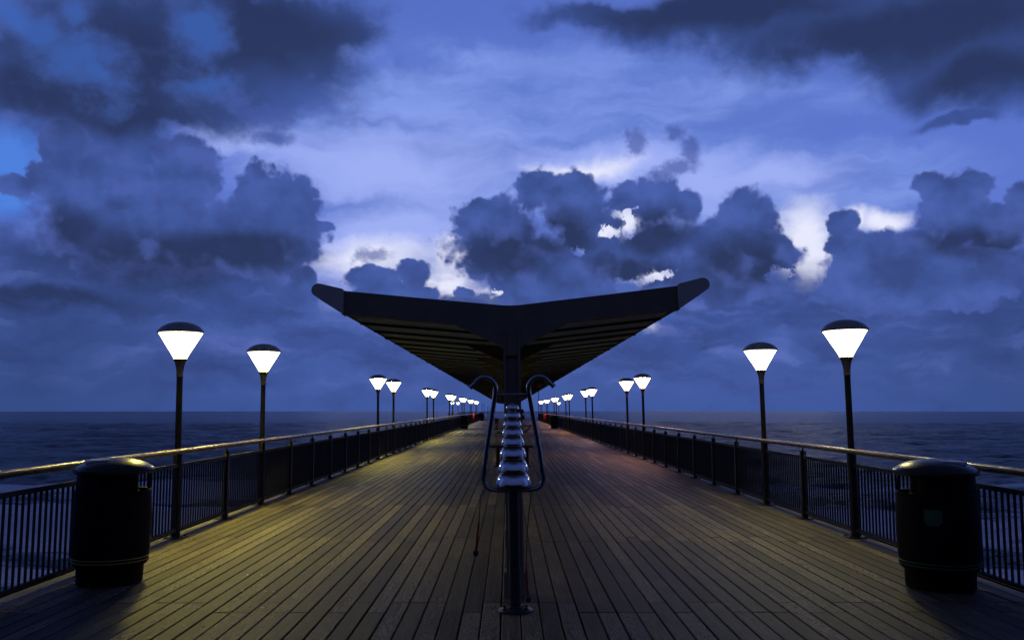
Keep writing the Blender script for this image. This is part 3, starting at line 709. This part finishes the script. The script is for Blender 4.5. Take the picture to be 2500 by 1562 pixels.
def mallet(loc, ztop, zbot, cordpts, label, lean):
    t = thing('mallet', label, 'mallet', loc, 'mallets hanging from the bell tree')
    MB().tube([(lean * (ztop - zbot), 0, ztop), (0, 0, zbot)], [.007, .0115], 10).build('handle', 'red', t, 50)
    MB().lathe([(.004, -.034), (.019, -.027), (.025, -.005), (.021, .014), (.006, .022)], 16, (0, 0, zbot)).build('head', 'black_rubber', t, 50)
    MB().tube([Vector(q_) - Vector(loc) for q_ in cordpts], .004, 6).build('cord', 'cord', t, 40)
mallet((-.268, 7.44, 0), .735, .485, [(-.19, 7.475, 1.0), (-.225, 7.45, .93), (-.235, 7.44, .86), (-.243, 7.44, .735)], 'red mallet hanging on a cord clear of the pole, left of the bell tree', .1)
mallet((.168, 7.62, 0), .33, .075, [(.20, 7.515, .985), (.175, 7.58, .8), (.16, 7.62, .6), (.150, 7.62, .33)], 'red mallet hanging low and half hidden behind the bell tree pole', -.07)

# ---------------------------------------------------------------- benches and other small things between the columns
t = thing('bench', 'black flat bench across the deck just behind the bell tree, lamplit ends', 'bench', (.1, 26.0, 0), 'black benches under the canopy')
b_ = MB()
for k in range(4): b_.cbox(-.66, .62, -.22 + k * .115, -.125 + k * .115, .55, .60, .01)
b_.build('seat', 'bench_black', t, 40)
for sx_ in (-.40, .44):
    MB().box(sx_ - .05, sx_ + .05, -.16, .16, .0015, .55).box(sx_ - .12, sx_ + .12, -.2, .2, .0015, .03).build('leg', 'bench_black', t)
for sx_ in (-.655, .615):
    MB().tube([(sx_, -.2, .60), (sx_, -.2, .645), (sx_, -.12, .665), (sx_, .12, .665), (sx_, .2, .645), (sx_, .2, .60)], .018, 10).build('end_loop', 'steel', t, 50)
t = thing('bench', 'black bench with a raised curved arm at its right end, farther under the canopy', 'bench', (.12, 42.0, 0), 'black benches under the canopy')
b_ = MB()
for k in range(4): b_.cbox(-.66, .66, -.22 + k * .115, -.125 + k * .115, .54, .59, .01)
b_.build('seat', 'bench_black', t, 40)
for sx_ in (-.33, .33): MB().box(sx_ - .05, sx_ + .05, -.16, .16, .0015, .54).build('leg', 'bench_black', t)
MB().tube([(.62, 0, .56), (.74, 0, .62), (.86, 0, .80), (.93, 0, .88), (1.0, 0, .90)], .035, 10).build('arm', 'bench_black', t, 50)
MB().tube([(.45, .3, 1.05), (.55, .3, .92), (.68, .3, .86), (.85, .3, .88), (1.0, .3, .92)], .025, 10).build('back_hoop', 'bench_black', t, 50)
t = thing('play_post', 'dark post with a ball top and round pad beside the column row', 'post', (.62, 41.0, 0))
MB().tube([(0, 0, .0015), (0, 0, 1.45)], .04, 12).build('post', 'bench_black', t, 40)
MB().lathe([(.004, 1.44), (.07, 1.46), (.11, 1.54), (.105, 1.60), (.06, 1.655), (.004, 1.67)], 20).build('ball', 'bench_black', t, 50)
MB().lathe([(.004, 1.17), (.12, 1.19), (.16, 1.29), (.13, 1.39), (.004, 1.41)], 20).build('pad', 'bench_black', t, 50)
t = thing('play_post', 'dark stubby post standing alone on the left deck, seen beside the bell frame', 'post', (-.98, 73.0, 0))
MB().lathe([(.26, .0015), (.24, .05), (.15, .15), (.13, .6), (.17, .75), (.19, .86), (.12, .92), (.01, .93)], 20).build('post', 'bench_black', t, 40)
# thin poles at the pier's far end
for x_, y_, h_, r_, lab in ((5.15, 150, 4.9, .06, 'tall thin pole rising above the far right lamps to the canopy edge'),
                            (-4.62, 156, 2.7, .045, 'thin dark pole at the far end, first left of the canopy'),
                            (-4.25, 156, 2.65, .045, 'thin dark pole at the far end, second left of the canopy'),
                            (-3.7, 158, 2.2, .04, 'shorter thin pole at the far end, third left of the canopy'),
                            (-3.45, 158, 2.3, .04, 'shorter thin pole at the far end, nearest the canopy')):
    o = MB().lathe([(r_ * 2, .0015), (r_ * 2, .03), (r_, .04), (r_ * .8, h_), (r_ * .3, h_ + .04)], 12).build('thin_pole', 'grey_paint', None, 40, (x_, y_, 0))
    tag(o, lab, 'pole', 'thin poles at the far end')
